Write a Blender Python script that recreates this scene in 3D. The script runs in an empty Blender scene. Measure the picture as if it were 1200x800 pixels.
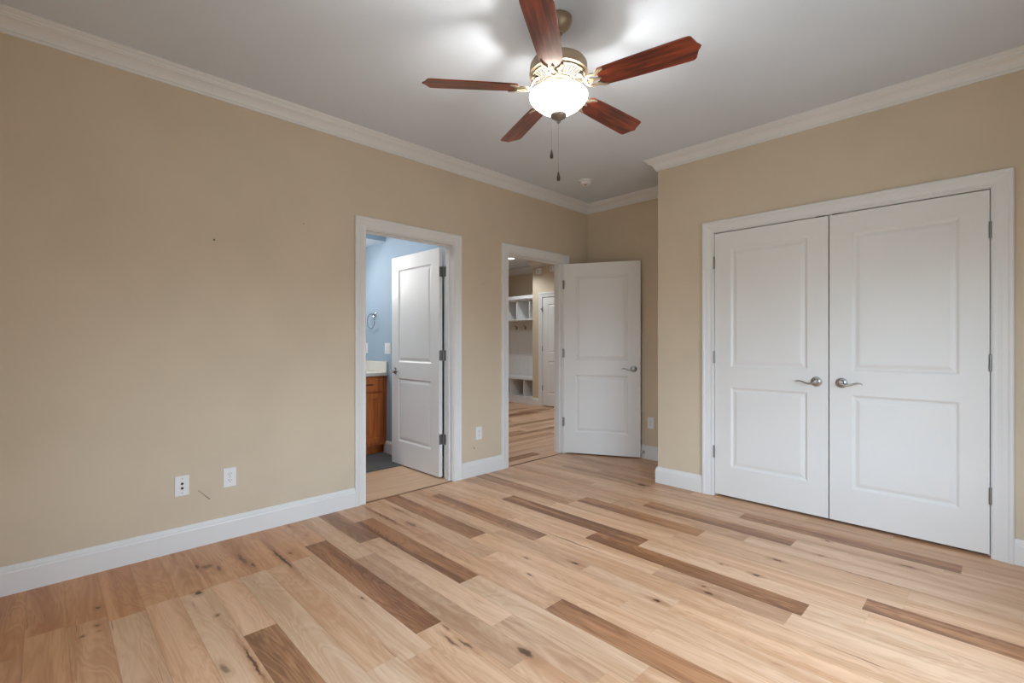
import bpy, bmesh, math, random
from mathutils import Vector, Matrix
PI = math.pi
sc = bpy.context.scene
col = sc.collection

# ------------------------------------------------------------------ camera
cam_d = bpy.data.cameras.new('camera'); cam = bpy.data.objects.new('camera', cam_d); col.objects.link(cam)
cam_d.sensor_width = 36.0; cam_d.lens = 36.0 * 559.37 / 1200.0
cam_d.shift_y = 1.32 / 1200.0; cam_d.clip_start = 0.02
cam.location = (0, 0, 1.19); cam.rotation_euler = (PI / 2, 0, math.radians(45.5766))
sc.camera = cam
# ------------------------------------------------------------------ exposure, world
vs = sc.view_settings
sc.display_settings.display_device = 'sRGB'
vs.view_transform = 'Standard'; vs.look = 'None'; vs.gamma = 1.0; vs.use_curve_mapping = False
vs.exposure = 0.0
sc.cycles.use_denoising = True
sc.cycles.max_bounces = 14; sc.cycles.diffuse_bounces = 8
sc.cycles.sample_clamp_indirect = 6.0
world = bpy.data.worlds.new('world'); sc.world = world; world.use_nodes = True
wnt = world.node_tree; bg = wnt.nodes['Background']
wtc = wnt.nodes.new('ShaderNodeTexCoord'); wsp = wnt.nodes.new('ShaderNodeSeparateXYZ'); wmr = wnt.nodes.new('ShaderNodeMapRange'); wmx = wnt.nodes.new('ShaderNodeMix')
wmx.data_type = 'RGBA'; wnt.links.new(wtc.outputs['Generated'], wsp.inputs[0]); wnt.links.new(wsp.outputs[2], wmr.inputs[0])
wmr.inputs[1].default_value = -0.02; wmr.inputs[2].default_value = 0.10
wmx.inputs[6].default_value = (0.19, 0.225, 0.24, 1); wmx.inputs[7].default_value = (0.72, 0.90, 1.08, 1)     # ground and trees below, overcast sky above
wnt.links.new(wmr.outputs[0], wmx.inputs[0]); wnt.links.new(wmx.outputs[2], bg.inputs[0]); bg.inputs[1].default_value = 9.4


def area(name, loc, target, sx, sy, power, color=(1, 1, 1), spread=180):
    d = bpy.data.lights.new(name, 'AREA'); d.shape = 'RECTANGLE'; d.size = sx; d.size_y = sy
    d.energy = power; d.color = color; d.spread = math.radians(spread)
    o = bpy.data.objects.new(name, d); col.objects.link(o); o.location = loc
    o.rotation_euler = (Vector(target) - Vector(loc)).to_track_quat('-Z', 'Y').to_euler()
    return o


# dimensions of the place (metres; the camera stands at x = y = 0)
XL, YC, YD, XC = -3.284, 3.7345, 4.421, -2.034       # left wall, closet wall, alcove back wall, alcove side
XR, YB, ZC = 0.52, -0.45, 2.74                        # right wall, wall behind the camera, ceiling
XB = -3.40                                            # far face of the left wall
# daylight: windows behind the camera and on the right
WB = [(-1.35, -.1)]; WR = [(1.0, 2.65)]; WZ = (.5, 1.85)      # window openings


def portal(loc, target, sx, sy):
    o = area('window_portal', loc, target, sx, sy, 1); o.data.cycles.is_portal = True


for w_ in WB: portal(((w_[0] + w_[1]) / 2, YB - .118, (WZ[0] + WZ[1]) / 2), ((w_[0] + w_[1]) / 2, 0, (WZ[0] + WZ[1]) / 2), w_[1] - w_[0], WZ[1] - WZ[0])
for w_ in WR: portal((XR + .118, (w_[0] + w_[1]) / 2, (WZ[0] + WZ[1]) / 2), (0, (w_[0] + w_[1]) / 2, (WZ[0] + WZ[1]) / 2), w_[1] - w_[0], WZ[1] - WZ[0])
# hall: added general fill without a fixture; bathroom: ceiling and vanity lamps
area('hall_fill_light', (-4.9, 4.6, 2.66), (-4.9, 4.6, 0), 0.9, 0.9, 30, (.84, .93, 1.0))
area('bath_lamp_light', (-4.15, 1.7, 2.66), (-4.15, 1.7, 0), 0.5, 0.5, 13, (1, .97, .93))
area('vanity_lamp_light', (-5.16, 1.95, 2.02), (-4.5, 2.2, 1.7), 0.12, 0.6, 9.0, (1, .97, .93))


# ------------------------------------------------------------------ materials
def mat(name):
    m = bpy.data.materials.new(name); m.use_nodes = True
    nt = m.node_tree; return m, nt, nt.nodes['Principled BSDF']


def N(nt, t, **kw):
    n = nt.nodes.new(t)
    for k, v in kw.items():
        if k == 'ins':
            for kk, vv in v.items():
                if isinstance(vv, bpy.types.NodeSocket): nt.links.new(vv, n.inputs[kk])
                else: n.inputs[kk].default_value = vv
        else: setattr(n, k, v)
    return n


def math_n(nt, op, a, b=None, clamp=False):
    n = N(nt, 'ShaderNodeMath', operation=op, use_clamp=clamp)
    for i, v in enumerate((a, b)):
        if v is None: continue
        if isinstance(v, bpy.types.NodeSocket): nt.links.new(v, n.inputs[i])
        else: n.inputs[i].default_value = v
    return n.outputs[0]


def mixc(nt, fac, a, b, blend='MIX'):
    n = N(nt, 'ShaderNodeMix', data_type='RGBA', blend_type=blend)
    for i, v in ((0, fac), (6, a), (7, b)):
        if isinstance(v, bpy.types.NodeSocket): nt.links.new(v, n.inputs[i])
        elif i == 0: n.inputs[0].default_value = v
        else: n.inputs[i].default_value = (*v, 1)
    return n.outputs[2]


def smooth(nt, v, lo, hi, a=0.0, b=1.0):
    n = N(nt, 'ShaderNodeMapRange', interpolation_type='SMOOTHSTEP', clamp=True)
    nt.links.new(v, n.inputs[0])
    for i, x in ((1, lo), (2, hi), (3, a), (4, b)): n.inputs[i].default_value = x
    return n.outputs[0]


def spots(nt, vec, lst):
    """mask of elliptical marks: (cx,cy,cz, rx,ry,rz, strength)"""
    out = None
    for cx, cy, cz, rx, ry, rz, s in lst:
        iv = (1 / rx, 1 / ry, 1 / rz)
        a = N(nt, 'ShaderNodeVectorMath', operation='MULTIPLY_ADD')
        nt.links.new(vec, a.inputs[0]); a.inputs[1].default_value = iv
        a.inputs[2].default_value = (-cx * iv[0], -cy * iv[1], -cz * iv[2])
        l = N(nt, 'ShaderNodeVectorMath', operation='LENGTH'); nt.links.new(a.outputs[0], l.inputs[0])
        k = smooth(nt, l.outputs['Value'], 0.45, 1.0, s, 0.0)
        out = k if out is None else math_n(nt, 'MAXIMUM', out, k)
    return out


def paint(name, c, rough=0.6, bump=0.0, var=0.03, marks=None):
    m, nt, p = mat(name)
    tc = N(nt, 'ShaderNodeTexCoord')
    n = N(nt, 'ShaderNodeTexNoise', ins={'Vector': tc.outputs['Object'], 'Scale': 2.3, 'Detail': 4.0})
    f = smooth(nt, n.outputs['Fac'], 0.3, 0.7)
    cc = mixc(nt, f, [x * (1 - var) for x in c], [min(1, x * (1 + var)) for x in c])
    if marks:
        cc = mixc(nt, spots(nt, tc.outputs['Object'], marks), cc, (0.09, 0.07, 0.055))
    nt.links.new(cc, p.inputs['Base Color']); p.inputs['Roughness'].default_value = rough
    if bump:
        b = N(nt, 'ShaderNodeTexNoise', ins={'Vector': tc.outputs['Object'], 'Scale': 180.0, 'Detail': 2.0})
        bn = N(nt, 'ShaderNodeBump', ins={'Strength': bump, 'Distance': 0.002, 'Height': b.outputs['Fac']})
        nt.links.new(bn.outputs[0], p.inputs['Normal'])
    return m


TAN = (0.635, 0.535, 0.405)
M_wall = paint('tan_wall_paint', TAN, 0.75, 0.15)
M_wall_l = paint('tan_wall_paint_marked', TAN, 0.75, 0.15, marks=[
    (XL, .726, 1.804, .1, .008, .008, .9), *[(XL, .648 + .0085 * i, .321 - .0095 * i, .1, .0075, .0060, .42 + .06 * i) for i in range(7)], (XL, 1.251, 1.992, .1, .006, .006, .5),
    (XL, 2.748, .246, .1, .012, .012, .55), (XL, 2.849, 1.72, .1, .006, .006, .7), (XL, 2.735, .262, .1, .006, .006, .4)])
M_blue = paint('blue_wall_paint', (0.33, 0.43, 0.53), 0.7, 0.1)
M_trim = paint('white_trim_paint', (0.76, 0.76, 0.755), 0.38, 0, 0.01)
M_door = paint('white_door_paint', (0.775, 0.77, 0.755), 0.36, 0, 0.01)
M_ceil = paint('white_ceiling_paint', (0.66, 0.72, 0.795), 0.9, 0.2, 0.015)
M_plastic = paint('white_plastic', (0.80, 0.80, 0.80), 0.3, 0, 0.01)
M_dark = paint('dark_slot', (0.02, 0.02, 0.02), 0.7)


def metal(name, c, rough, metallic=1.0):
    m, nt, p = mat(name)
    tc = N(nt, 'ShaderNodeTexCoord')
    n = N(nt, 'ShaderNodeTexNoise', ins={'Vector': tc.outputs['Object'], 'Scale': 40.0, 'Detail': 3.0})
    nt.links.new(mixc(nt, n.outputs['Fac'], [x * .92 for x in c], [min(1, x * 1.08) for x in c]), p.inputs['Base Color'])
    p.inputs['Roughness'].default_value = rough; p.inputs['Metallic'].default_value = metallic
    return m


M_nickel = metal('satin_nickel', (0.42, 0.41, 0.40), 0.28)
M_chrome = metal('chrome', (0.55, 0.56, 0.58), 0.15)
M_hinge = metal('hinge_nickel', (0.30, 0.295, 0.29), 0.42)
M_bronze = metal('antique_bronze', (0.36, 0.27, 0.18), 0.42, 0.85)
M_brass = metal('pale_antique_brass', (0.40, 0.33, 0.235), 0.5, 0.5)
M_pewter = metal('antique_pewter', (0.30, 0.28, 0.26), 0.4)
M_knob = metal('dark_bronze_pull', (0.05, 0.04, 0.035), 0.4, .6)


def wood_simple(name, ca, cb, axis_scale, rough=0.35, coat=0.3):
    m, nt, p = mat(name)
    tc = N(nt, 'ShaderNodeTexCoord')
    mp = N(nt, 'ShaderNodeMapping', ins={'Vector': tc.outputs['UV'] if axis_scale == 'UV' else tc.outputs['Object'],
                                         'Scale': (1.6, 22, 22) if axis_scale == 'UV' else axis_scale})
    n1 = N(nt, 'ShaderNodeTexNoise', ins={'Vector': mp.outputs[0], 'Scale': 1.6, 'Detail': 5.0, 'Distortion': 0.8})
    n2 = N(nt, 'ShaderNodeTexNoise', ins={'Vector': mp.outputs[0], 'Scale': 7.0, 'Detail': 3.0})
    f = math_n(nt, 'ADD', math_n(nt, 'MULTIPLY', n1.outputs['Fac'], .7), math_n(nt, 'MULTIPLY', n2.outputs['Fac'], .3))
    nt.links.new(mixc(nt, smooth(nt, f, .36, .64), ca, cb), p.inputs['Base Color'])
    p.inputs['Roughness'].default_value = rough; p.inputs['Coat Weight'].default_value = coat
    p.inputs['Coat Roughness'].default_value = .2
    if not coat: p.inputs['Specular IOR Level'].default_value = .2
    return m


M_mahog = wood_simple('mahogany_blade', (0.075, 0.012, 0.006), (0.30, 0.050, 0.016), 'UV', .32, .35)
M_cherry = wood_simple('cherry_cabinet', (0.46, 0.105, 0.018), (0.62, 0.175, 0.034), (22, 22, 1.6), .4, .25)


def floor_mat(name, light_a, light_b, dark_a, dark_b, amber, knots=None, rough=0.34):
    m, nt, p = mat(name)
    uv = N(nt, 'ShaderNodeUVMap', uv_map='plank')
    at = N(nt, 'ShaderNodeVertexColor', layer_name='tone')
    sep = N(nt, 'ShaderNodeSeparateColor', ins={0: at.outputs['Color']})
    tone, seed, amb = sep.outputs[0], sep.outputs[1], sep.outputs[2]
    off = N(nt, 'ShaderNodeCombineXYZ', ins={0: math_n(nt, 'MULTIPLY', seed, 61.0), 1: math_n(nt, 'MULTIPLY', seed, 23.0), 2: math_n(nt, 'MULTIPLY', seed, 7.0)})
    v = N(nt, 'ShaderNodeVectorMath', operation='ADD'); nt.links.new(uv.outputs[0], v.inputs[0]); nt.links.new(off.outputs[0], v.inputs[1])
    vec = v.outputs[0]
    # broad figure, cathedral rings, fine pores
    mp1 = N(nt, 'ShaderNodeMapping', ins={'Vector': vec, 'Scale': (0.9, 6.5, 1)})
    n1 = N(nt, 'ShaderNodeTexNoise', ins={'Vector': mp1.outputs[0], 'Scale': 1.3, 'Detail': 3.0, 'Distortion': 0.9})
    rings = math_n(nt, 'SINE', math_n(nt, 'MULTIPLY', n1.outputs['Fac'], 75.0))
    mp2 = N(nt, 'ShaderNodeMapping', ins={'Vector': vec, 'Scale': (4.0, 90.0, 1)})
    n2 = N(nt, 'ShaderNodeTexNoise', ins={'Vector': mp2.outputs[0], 'Scale': 1.5, 'Detail': 4.0})
    mp3 = N(nt, 'ShaderNodeMapping', ins={'Vector': vec, 'Scale': (0.9, 13.0, 1)})
    n3 = N(nt, 'ShaderNodeTexNoise', ins={'Vector': mp3.outputs[0], 'Scale': 1.9, 'Detail': 2.0, 'Distortion': 1.2})
    n1b = N(nt, 'ShaderNodeTexNoise', ins={'Vector': mp3.outputs[0], 'Scale': 0.9, 'Detail': 3.0, 'Distortion': 0.5})
    fig = math_n(nt, 'ADD', math_n(nt, 'MULTIPLY', n1b.outputs['Fac'], 0.80),
                 math_n(nt, 'ADD', math_n(nt, 'MULTIPLY', rings, 0.045), math_n(nt, 'MULTIPLY', n2.outputs['Fac'], 0.20)))
    f = smooth(nt, fig, 0.30, 0.70)
    lc = mixc(nt, f, light_a, light_b)
    dc = mixc(nt, smooth(nt, fig, 0.36, 0.68), dark_a, dark_b)
    c = mixc(nt, tone, lc, dc)
    wn1 = N(nt, 'ShaderNodeTexWhiteNoise', noise_dimensions='1D'); nt.links.new(math_n(nt, 'MULTIPLY', seed, 917.0), wn1.inputs['W'])
    hue = mixc(nt, wn1.outputs['Value'], (1.02, 0.95, 0.89), (1.0, 1.03, 1.05))
    c = mixc(nt, 1.0, c, hue, 'MULTIPLY')
    wn2 = N(nt, 'ShaderNodeTexWhiteNoise', noise_dimensions='1D'); nt.links.new(math_n(nt, 'MULTIPLY', seed, 431.0), wn2.inputs['W'])
    c = mixc(nt, math_n(nt, 'MULTIPLY', smooth(nt, wn2.outputs['Value'], 0, 1, 0, .15), math_n(nt, 'SUBTRACT', 1.0, tone)), c, (0.42, 0.25, 0.14))
    c = mixc(nt, math_n(nt, 'MULTIPLY', amb, 0.75), c, amber, 'MULTIPLY')
    # brown heartwood streaks that run with the grain
    st = smooth(nt, n3.outputs['Fac'], 0.67, 0.80)
    c = mixc(nt, math_n(nt, 'MULTIPLY', st, 0.50), c, dark_b)
    # thin mineral lines
    mp4 = N(nt, 'ShaderNodeMapping', ins={'Vector': vec, 'Scale': (1.7, 40.0, 1)})
    n4 = N(nt, 'ShaderNodeTexNoise', ins={'Vector': mp4.outputs[0], 'Scale': 2.3, 'Detail': 2.0, 'Distortion': .4})
    ml = smooth(nt, n4.outputs['Fac'], 0.69, 0.78)
    c = mixc(nt, math_n(nt, 'MULTIPLY', ml, 0.7), c, [x * .5 for x in dark_a])
    if knots:
        tc = N(nt, 'ShaderNodeTexCoord')
        wn = N(nt, 'ShaderNodeTexNoise', ins={'Vector': tc.outputs['Object'], 'Scale': 26.0, 'Detail': 3.0})
        wv = N(nt, 'ShaderNodeVectorMath', operation='MULTIPLY_ADD')
        nt.links.new(wn.outputs['Color'], wv.inputs[0]); wv.inputs[1].default_value = (.05, .022, 0); wv.inputs[2].default_value = (-.025, -.011, 0)
        pv = N(nt, 'ShaderNodeVectorMath', operation='ADD'); nt.links.new(tc.outputs['Object'], pv.inputs[0]); nt.links.new(wv.outputs[0], pv.inputs[1])
        halo = spots(nt, pv.outputs[0], [(k[0], k[1], 0, k[2] * 2.6, k[3] * 2.2, 1, k[4] * .45) for k in knots])
        core = spots(nt, pv.outputs[0], [(k[0], k[1], 0, k[2], k[3], 1, k[4]) for k in knots])
        c = mixc(nt, halo, c, (0.30, 0.115, 0.04))
        c = mixc(nt, core, c, (0.050, 0.019, 0.007))
    # joints
    suv = N(nt, 'ShaderNodeSeparateXYZ', ins={0: uv.outputs[0]})
    ev = math_n(nt, 'MINIMUM', suv.outputs[1], math_n(nt, 'SUBTRACT', 0.127, suv.outputs[1]))
    e = math_n(nt, 'MINIMUM', ev, suv.outputs[0])
    j = smooth(nt, e, 0.0004, 0.0016, 1, 0)
    c = mixc(nt, math_n(nt, 'MULTIPLY', j, 0.30), c, (0.12, 0.065, 0.035))
    nt.links.new(c, p.inputs['Base Color'])
    p.inputs['Roughness'].default_value = rough
    nt.links.new(smooth(nt, n2.outputs['Fac'], .2, .8, rough - .05, rough + .08), p.inputs['Roughness'])
    p.inputs['Specular IOR Level'].default_value = 0.30
    h = math_n(nt, 'SUBTRACT', math_n(nt, 'MULTIPLY', n2.outputs['Fac'], .12), j)
    bn = N(nt, 'ShaderNodeBump', ins={'Strength': 0.12, 'Distance': 0.001, 'Height': h})
    nt.links.new(bn.outputs[0], p.inputs['Normal'])
    return m


KNOTS = [  # x, y, rx, ry, strength : knots and bark pockets of the boards
    (-1.603, 2.048, .035, .010, .95), (-1.100, 2.019, .030, .012, .95), (-.968, 2.256, .04, .014, .8), (-1.01, 2.30, .02, .008, .6),
    (-.867, 2.603, .025, .012, .9), (-.85, 2.867, .03, .012, .75), (-1.271, 1.319, .05, .020, .85), (-2.093, 3.57, .06, .022, .85),
    (-2.663, .522, .022, .016, .9), (-2.389, .538, .012, .010, .8), (-2.805, .993, .02, .012, .6), (-2.912, .778, .10, .014, .6),
    (-2.80, .80, .05, .012, .6), (-1.95, .556, .16, .006, .8), (-2.073, 1.058, .02, .008, .7), (-1.532, 1.16, .06, .008, .7),
    (-1.47, 1.19, .05, .008, .7), (-1.62, 1.20, .04, .007, .6), (-2.833, .17, .018, .010, .8), (-2.60, .11, .010, .010, .7),
    (-2.66, .16, .010, .010, .7), (-2.60, .16, .009, .009, .6), (-1.829, 1.905, .018, .008, .7), (-1.685, 1.781, .025, .008, .8),
    (-.335, 3.278, .05, .012, .6), (-.719, 3.354, .02, .012, .7), (-1.042, 2.599, .02, .010, .6), (-1.80, 2.25, .22, .006, .6),
    (-2.77, .937, .21, .010, .85), (-2.95, .62, .03, .03, .55), (-2.88, .66, .05, .010, .6), (-2.98, .58, .04, .012, .7),
    (-2.92, 1.66, .24, .010, .65), (-2.70, 1.72, .08, .018, .5), (-.46, 2.98, .25, .005, .5), (-1.98, .47, .04, .016, .55),
    (-2.98, 1.80, .10, .008, .6), (-2.90, 1.85, .10, .007, .5), (-1.27, 1.02, .04, .010, .5), (-.70, 3.10, .02, .010, .5)]
L_A, L_B = (0.57, 0.325, 0.185), (0.77, 0.53, 0.36)
D_A, D_B = (0.140, 0.044, 0.014), (0.43, 0.19, 0.075)
M_floor = floor_mat('hickory_planks', L_A, L_B, D_A, D_B, (0.90, 0.66, 0.42), KNOTS)
M_floor_h = floor_mat('hickory_planks_hall', L_A, L_B, D_A, D_B, (0.90, 0.66, 0.42))

# ------------------------------------------------------------------ mesh helpers


def obj(name, bm, m, parent=None, smooth_f=False, mats=None):
    me = bpy.data.meshes.new(name)
    bmesh.ops.recalc_face_normals(bm, faces=bm.faces)
    bm.to_mesh(me); bm.free()
    for mm in (mats or [m]): me.materials.append(mm)
    if smooth_f:
        for p in me.polygons: p.use_smooth = True
        try: me.set_sharp_from_angle(angle=math.radians(40))
        except Exception: pass
    o = bpy.data.objects.new(name, me); col.objects.link(o)
    if parent: o.parent = parent
    return o


def struct(name, bm, m, parent=None, **kw):
    o = obj(name, bm, m, parent, **kw)
    if not parent: o['kind'] = 'structure'
    return o


def tag(o, label, cat, group=None):
    o['label'] = label; o['category'] = cat
    if group: o['group'] = group
    return o


def thing(name, label, cat, loc=(0, 0, 0), rotz=0.0, group=None):
    o = bpy.data.objects.new(name, None); col.objects.link(o); o.empty_display_size = 0.05
    o.location = loc; o.rotation_euler = (0, 0, rotz)
    return tag(o, label, cat, group)


def dup(root, loc, rotz, label, group=None):
    r = root.copy(); col.objects.link(r); r.location = loc; r.rotation_euler = (0, 0, rotz); r['label'] = label
    if group: r['group'] = group
    for ch in list(root.children):
        c = ch.copy(); col.objects.link(c); c.parent = r
        for g in ch.children:
            d = g.copy(); col.objects.link(d); d.parent = c
    return r


def box(bm, x0, x1, y0, y1, z0, z1, bev=0.0, mi=0):
    r = bmesh.ops.create_cube(bm, size=1.0)
    vs_ = r['verts']
    for v in vs_:
        v.co = Vector((x0 + (v.co.x + .5) * (x1 - x0), y0 + (v.co.y + .5) * (y1 - y0), z0 + (v.co.z + .5) * (z1 - z0)))
    fs = {f for v in vs_ for f in v.link_faces}
    for f in fs: f.material_index = mi
    if bev:
        es = list({e for v in vs_ for e in v.link_edges})
        bmesh.ops.bevel(bm, geom=es, offset=bev, segments=2, affect='EDGES', profile=.5)
    return vs_


def lathe(bm, prof, seg=32, mtx=None, cap=True):
    """prof: list of (r, z) from top to bottom"""
    rings = []
    for r, z in prof:
        if r < 1e-6: rings.append([bm.verts.new((0, 0, z))])
        else: rings.append([bm.verts.new((r * math.cos(2 * PI * i / seg), r * math.sin(2 * PI * i / seg), z)) for i in range(seg)])
    for a, b in zip(rings, rings[1:]):
        for i in range(seg):
            j = (i + 1) % seg
            if len(a) == 1 and len(b) == 1: continue
            if len(a) == 1: bm.faces.new((a[0], b[j], b[i]))
            elif len(b) == 1: bm.faces.new((a[i], a[j], b[0]))
            else: bm.faces.new((a[i], a[j], b[j], b[i]))
    if cap:
        for r in (rings[0], rings[-1]):
            if len(r) > 2: bm.faces.new(r)
    if mtx is not None:
        for rr in rings:
            for v in rr: v.co = mtx @ v.co


def tube(bm, pts, rad, seg=10, flat=1.0):
    """pts: list of Vectors, rad: float or list"""
    pts = [Vector(p) for p in pts]; n = len(pts); rings = []
    up = None
    for i, p in enumerate(pts):
        d = (pts[min(i + 1, n - 1)] - pts[max(i - 1, 0)]).normalized()
        if up is None:
            up = Vector((0, 0, 1)) if abs(d.z) < .9 else Vector((1, 0, 0))
        s = d.cross(up).normalized(); u = s.cross(d).normalized(); up = u
        r = rad[i] if isinstance(rad, (list, tuple)) else rad
        rings.append([bm.verts.new(p + s * math.cos(2 * PI * k / seg) * r + u * math.sin(2 * PI * k / seg) * r * flat) for k in range(seg)])
    for a, b in zip(rings, rings[1:]):
        for k in range(seg):
            j = (k + 1) % seg; bm.faces.new((a[k], a[j], b[j], b[k]))
    bm.faces.new(rings[0]); bm.faces.new(rings[-1])


def prism(bm, pts2, z0, z1, mtx=None):
    """polygon pts2 in xy extruded from z0 to z1; mtx can map elsewhere"""
    a = [bm.verts.new((x, y, z0)) for x, y in pts2]; b = [bm.verts.new((x, y, z1)) for x, y in pts2]
    n = len(pts2)
    bm.faces.new(a); bm.faces.new(b)
    for i in range(n):
        j = (i + 1) % n; bm.faces.new((a[i], a[j], b[j], b[i]))
    if mtx is not None:
        for v in a + b: v.co = mtx @ v.co
    return a + b


def mitre(path):
    """left-hand offset vectors at each vertex of an open 2D path"""
    P = [Vector(p) for p in path]; out = []
    ns = []
    for a, b in zip(P, P[1:]):
        d = (b - a).normalized(); ns.append(Vector((-d.y, d.x)))
    for i in range(len(P)):
        if i == 0: out.append(ns[0])
        elif i == len(P) - 1: out.append(ns[-1])
        else:
            n1, n2 = ns[i - 1], ns[i]; out.append((n1 + n2) / (1 + n1.dot(n2)))
    return P, out


def sweep_seg(bm, p0, m0, p1, m1, prof, f):
    """prof: closed list of (offset, height); f(x, y, height) -> 3D"""
    A = [bm.verts.new(f(*(p0 + m0 * a), b)) for a, b in prof]
    B = [bm.verts.new(f(*(p1 + m1 * a), b)) for a, b in prof]
    n = len(prof)
    for i in range(n):
        j = (i + 1) % n; bm.faces.new((A[i], A[j], B[j], B[i]))
    bm.faces.new(A); bm.faces.new(B)


# ------------------------------------------------------------------ openings (inside of the jambs)
D1 = (1.703, 2.503, 2.027)      # bathroom doorway  y0 y1 top
D2 = (3.168, 3.984, 2.042)      # hall doorway
CL = (-1.556, -0.032, 2.043)    # closet  x0 x1 top
JT = 0.018                      # jamb thickness

# ------------------------------------------------------------------ floor: one mesh, one face per board


def floor_mesh(name, x0, x1, y0, y1, along, m, origin, explicit=None, seed=1, dark_p=.16, z=0.0):
    rnd = random.Random(seed); explicit = explicit or {}
    bm = bmesh.new(); uvl = bm.loops.layers.uv.new('plank'); cl = bm.loops.layers.float_color.new('tone')
    W = 0.127
    if along == 'x': a0, a1, b0, b1 = x0, x1, y0, y1
    else: a0, a1, b0, b1 = y0, y1, x0, x1
    n0 = math.floor((b0 - origin) / W); n1 = math.ceil((b1 - origin) / W)
    for n in range(n0 + 1, n1 + 1):                 # board n has its upper edge at origin + n*W
        lo, hi = origin + (n - 1) * W, origin + n * W
        ex = sorted(explicit.get(n, []))
        segs = []; t = a0 - rnd.uniform(.05, .9)
        stops = ex + [None]
        for e in stops:
            end = a1 if e is None else e[0]
            while t < end - 1e-4:
                L = rnd.uniform(.45, 1.45)
                if end - (t + L) < .35: L = end - t if e is not None else max(L, .35)
                tone = rnd.uniform(0, .13) if rnd.random() > .20 else rnd.uniform(.18, .38)
                if not explicit and rnd.random() < dark_p: tone = rnd.uniform(.5, .95)
                segs.append((t, min(t + L, end), tone, 0.0)); t += L
            if e is not None:
                segs.append(e if len(e) == 4 else (*e, 0.0)); t = e[1]
        for s, e_, tone, amb in segs:
            if e_ <= a0 or s >= a1: continue
            sd = rnd.random()
            c0, c1, d0, d1 = max(s, a0), min(e_, a1), max(lo, b0), min(hi, b1)
            if d1 - d0 < 1e-4 or c1 - c0 < 1e-4: continue
            quad = [(c0, d0), (c1, d0), (c1, d1), (c0, d1)]
            vs_ = [bm.verts.new((p[0], p[1], z) if along == 'x' else (p[1], p[0], z)) for p in quad]
            f = bm.faces.new(vs_)
            for l, pt in zip(f.loops, quad):
                l[uvl].uv = (pt[0] - s, pt[1] - lo); l[cl] = (tone, sd, amb, 1)
    # give the boards a body: skirt box below
    box(bm, x0, x1, y0, y1, z - .05, z - .004)
    me_o = obj(name, bm, m); me_o['kind'] = 'structure'
    for p in me_o.data.polygons:
        if p.normal.z < -.5 and p.center.z > z - .003: p.flip()
    return me_o


EX = {0: [(-3.3, -2.836, .16, .35), (-2.836, -1.666, .86), (-1.666, -.35, .03)],
      1: [(-3.3, -2.474, .10, .1), (-2.474, -1.25, .33), (-1.25, .1, .05)],
      2: [(-3.35, -2.655, .72), (-2.655, -1.49, .03), (-1.49, -.99, .30)],
      3: [(-2.98, -1.865, .88), (-1.865, -.9, .04)],
      4: [(-3.0, -2.5, .15), (-2.5, -1.42, .27), (-1.42, -.30, .80)],
      5: [(-3.3, -2.0, .14), (-2.0, -1.0, .02)],
      6: [(-3.335, -2.247, .82), (-2.247, -1.2, .06)],
      8: [(-3.09, -1.96, .74), (-1.96, -.8, .05)],
      9: [(-2.3, -1.25, .02)],
      10: [(-2.75, -1.768, .05), (-1.768, -.603, .92), (-.603, .6, .04)],
      11: [(-2.65, -1.48, .86), (-1.48, -.4, .02)],
      12: [(-2.3, -1.42, .02), (-1.42, -.429, .05), (-.429, .75, .85)],
      13: [(-3.35, -2.23, .55), (-2.23, -1.4, .14), (-1.4, -.3, .10)],
      14: [(-2.226, -1.30, .84), (-1.30, -.3, .06)],
      16: [(-2.9, -1.82, .1), (-1.822, -.855, .80), (-.855, .5, .07)],
      17: [(-2.4, -1.2, .06), (-1.2, -.2, .10)],
      18: [(-2.2, -1.24, .10), (-1.241, -.137, .78), (-.137, 1.0, .10)],
      19: [(-2.95, -2.03, .42), (-2.03, -.9, .18)],
      20: [(-2.6, -1.7, .25)], 22: [(-3.1, -2.4, .4)],
      -1: [(-3.3, -2.69, .10, .55), (-2.69, -1.553, .02), (-1.553, -.8, .25)],
      -2: [(-3.3, -2.69, .12, .75), (-2.69, -1.6, .0)],
      -3: [(-3.3, -2.69, .18, .85), (-2.69, -1.4, .02)],
      -4: [(-3.3, -2.69, .14, .8), (-2.69, -2.143, .02), (-2.143, -.95, .82)],
      -5: [(-3.3, -2.68, .22, .9), (-2.68, -1.75, .03)],
      -6: [(-3.3, -2.69, .10, .8), (-2.69, -1.9, .02, .1)],
      -7: [(-3.3, -2.66, .20, .9), (-2.66, -1.9, .06, .15)],
      -8: [(-3.3, -2.72, .12, 1.0), (-2.72, -2.0, .10, .5)],
      -9: [(-3.3, -2.74, .20, 1.0), (-2.74, -1.5, .12, .8)],
      -10: [(-3.3, -2.6, .25, 1.0), (-2.6, -1.5, .30, .6)],
      -11: [(-3.3, -2.5, .2, 1.0)], -12: [(-3.3, -2.5, .2, 1.0)]}
floor_mesh('floor', XL - .006, XR, YB, YD, 'x', M_floor, 1.212, EX, seed=7)
floor_mesh('floor_hall', -8.2, XL - .0061, 2.76, 7.3, 'y', M_floor_h, -3.29, None, seed=12, dark_p=.30)
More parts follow.
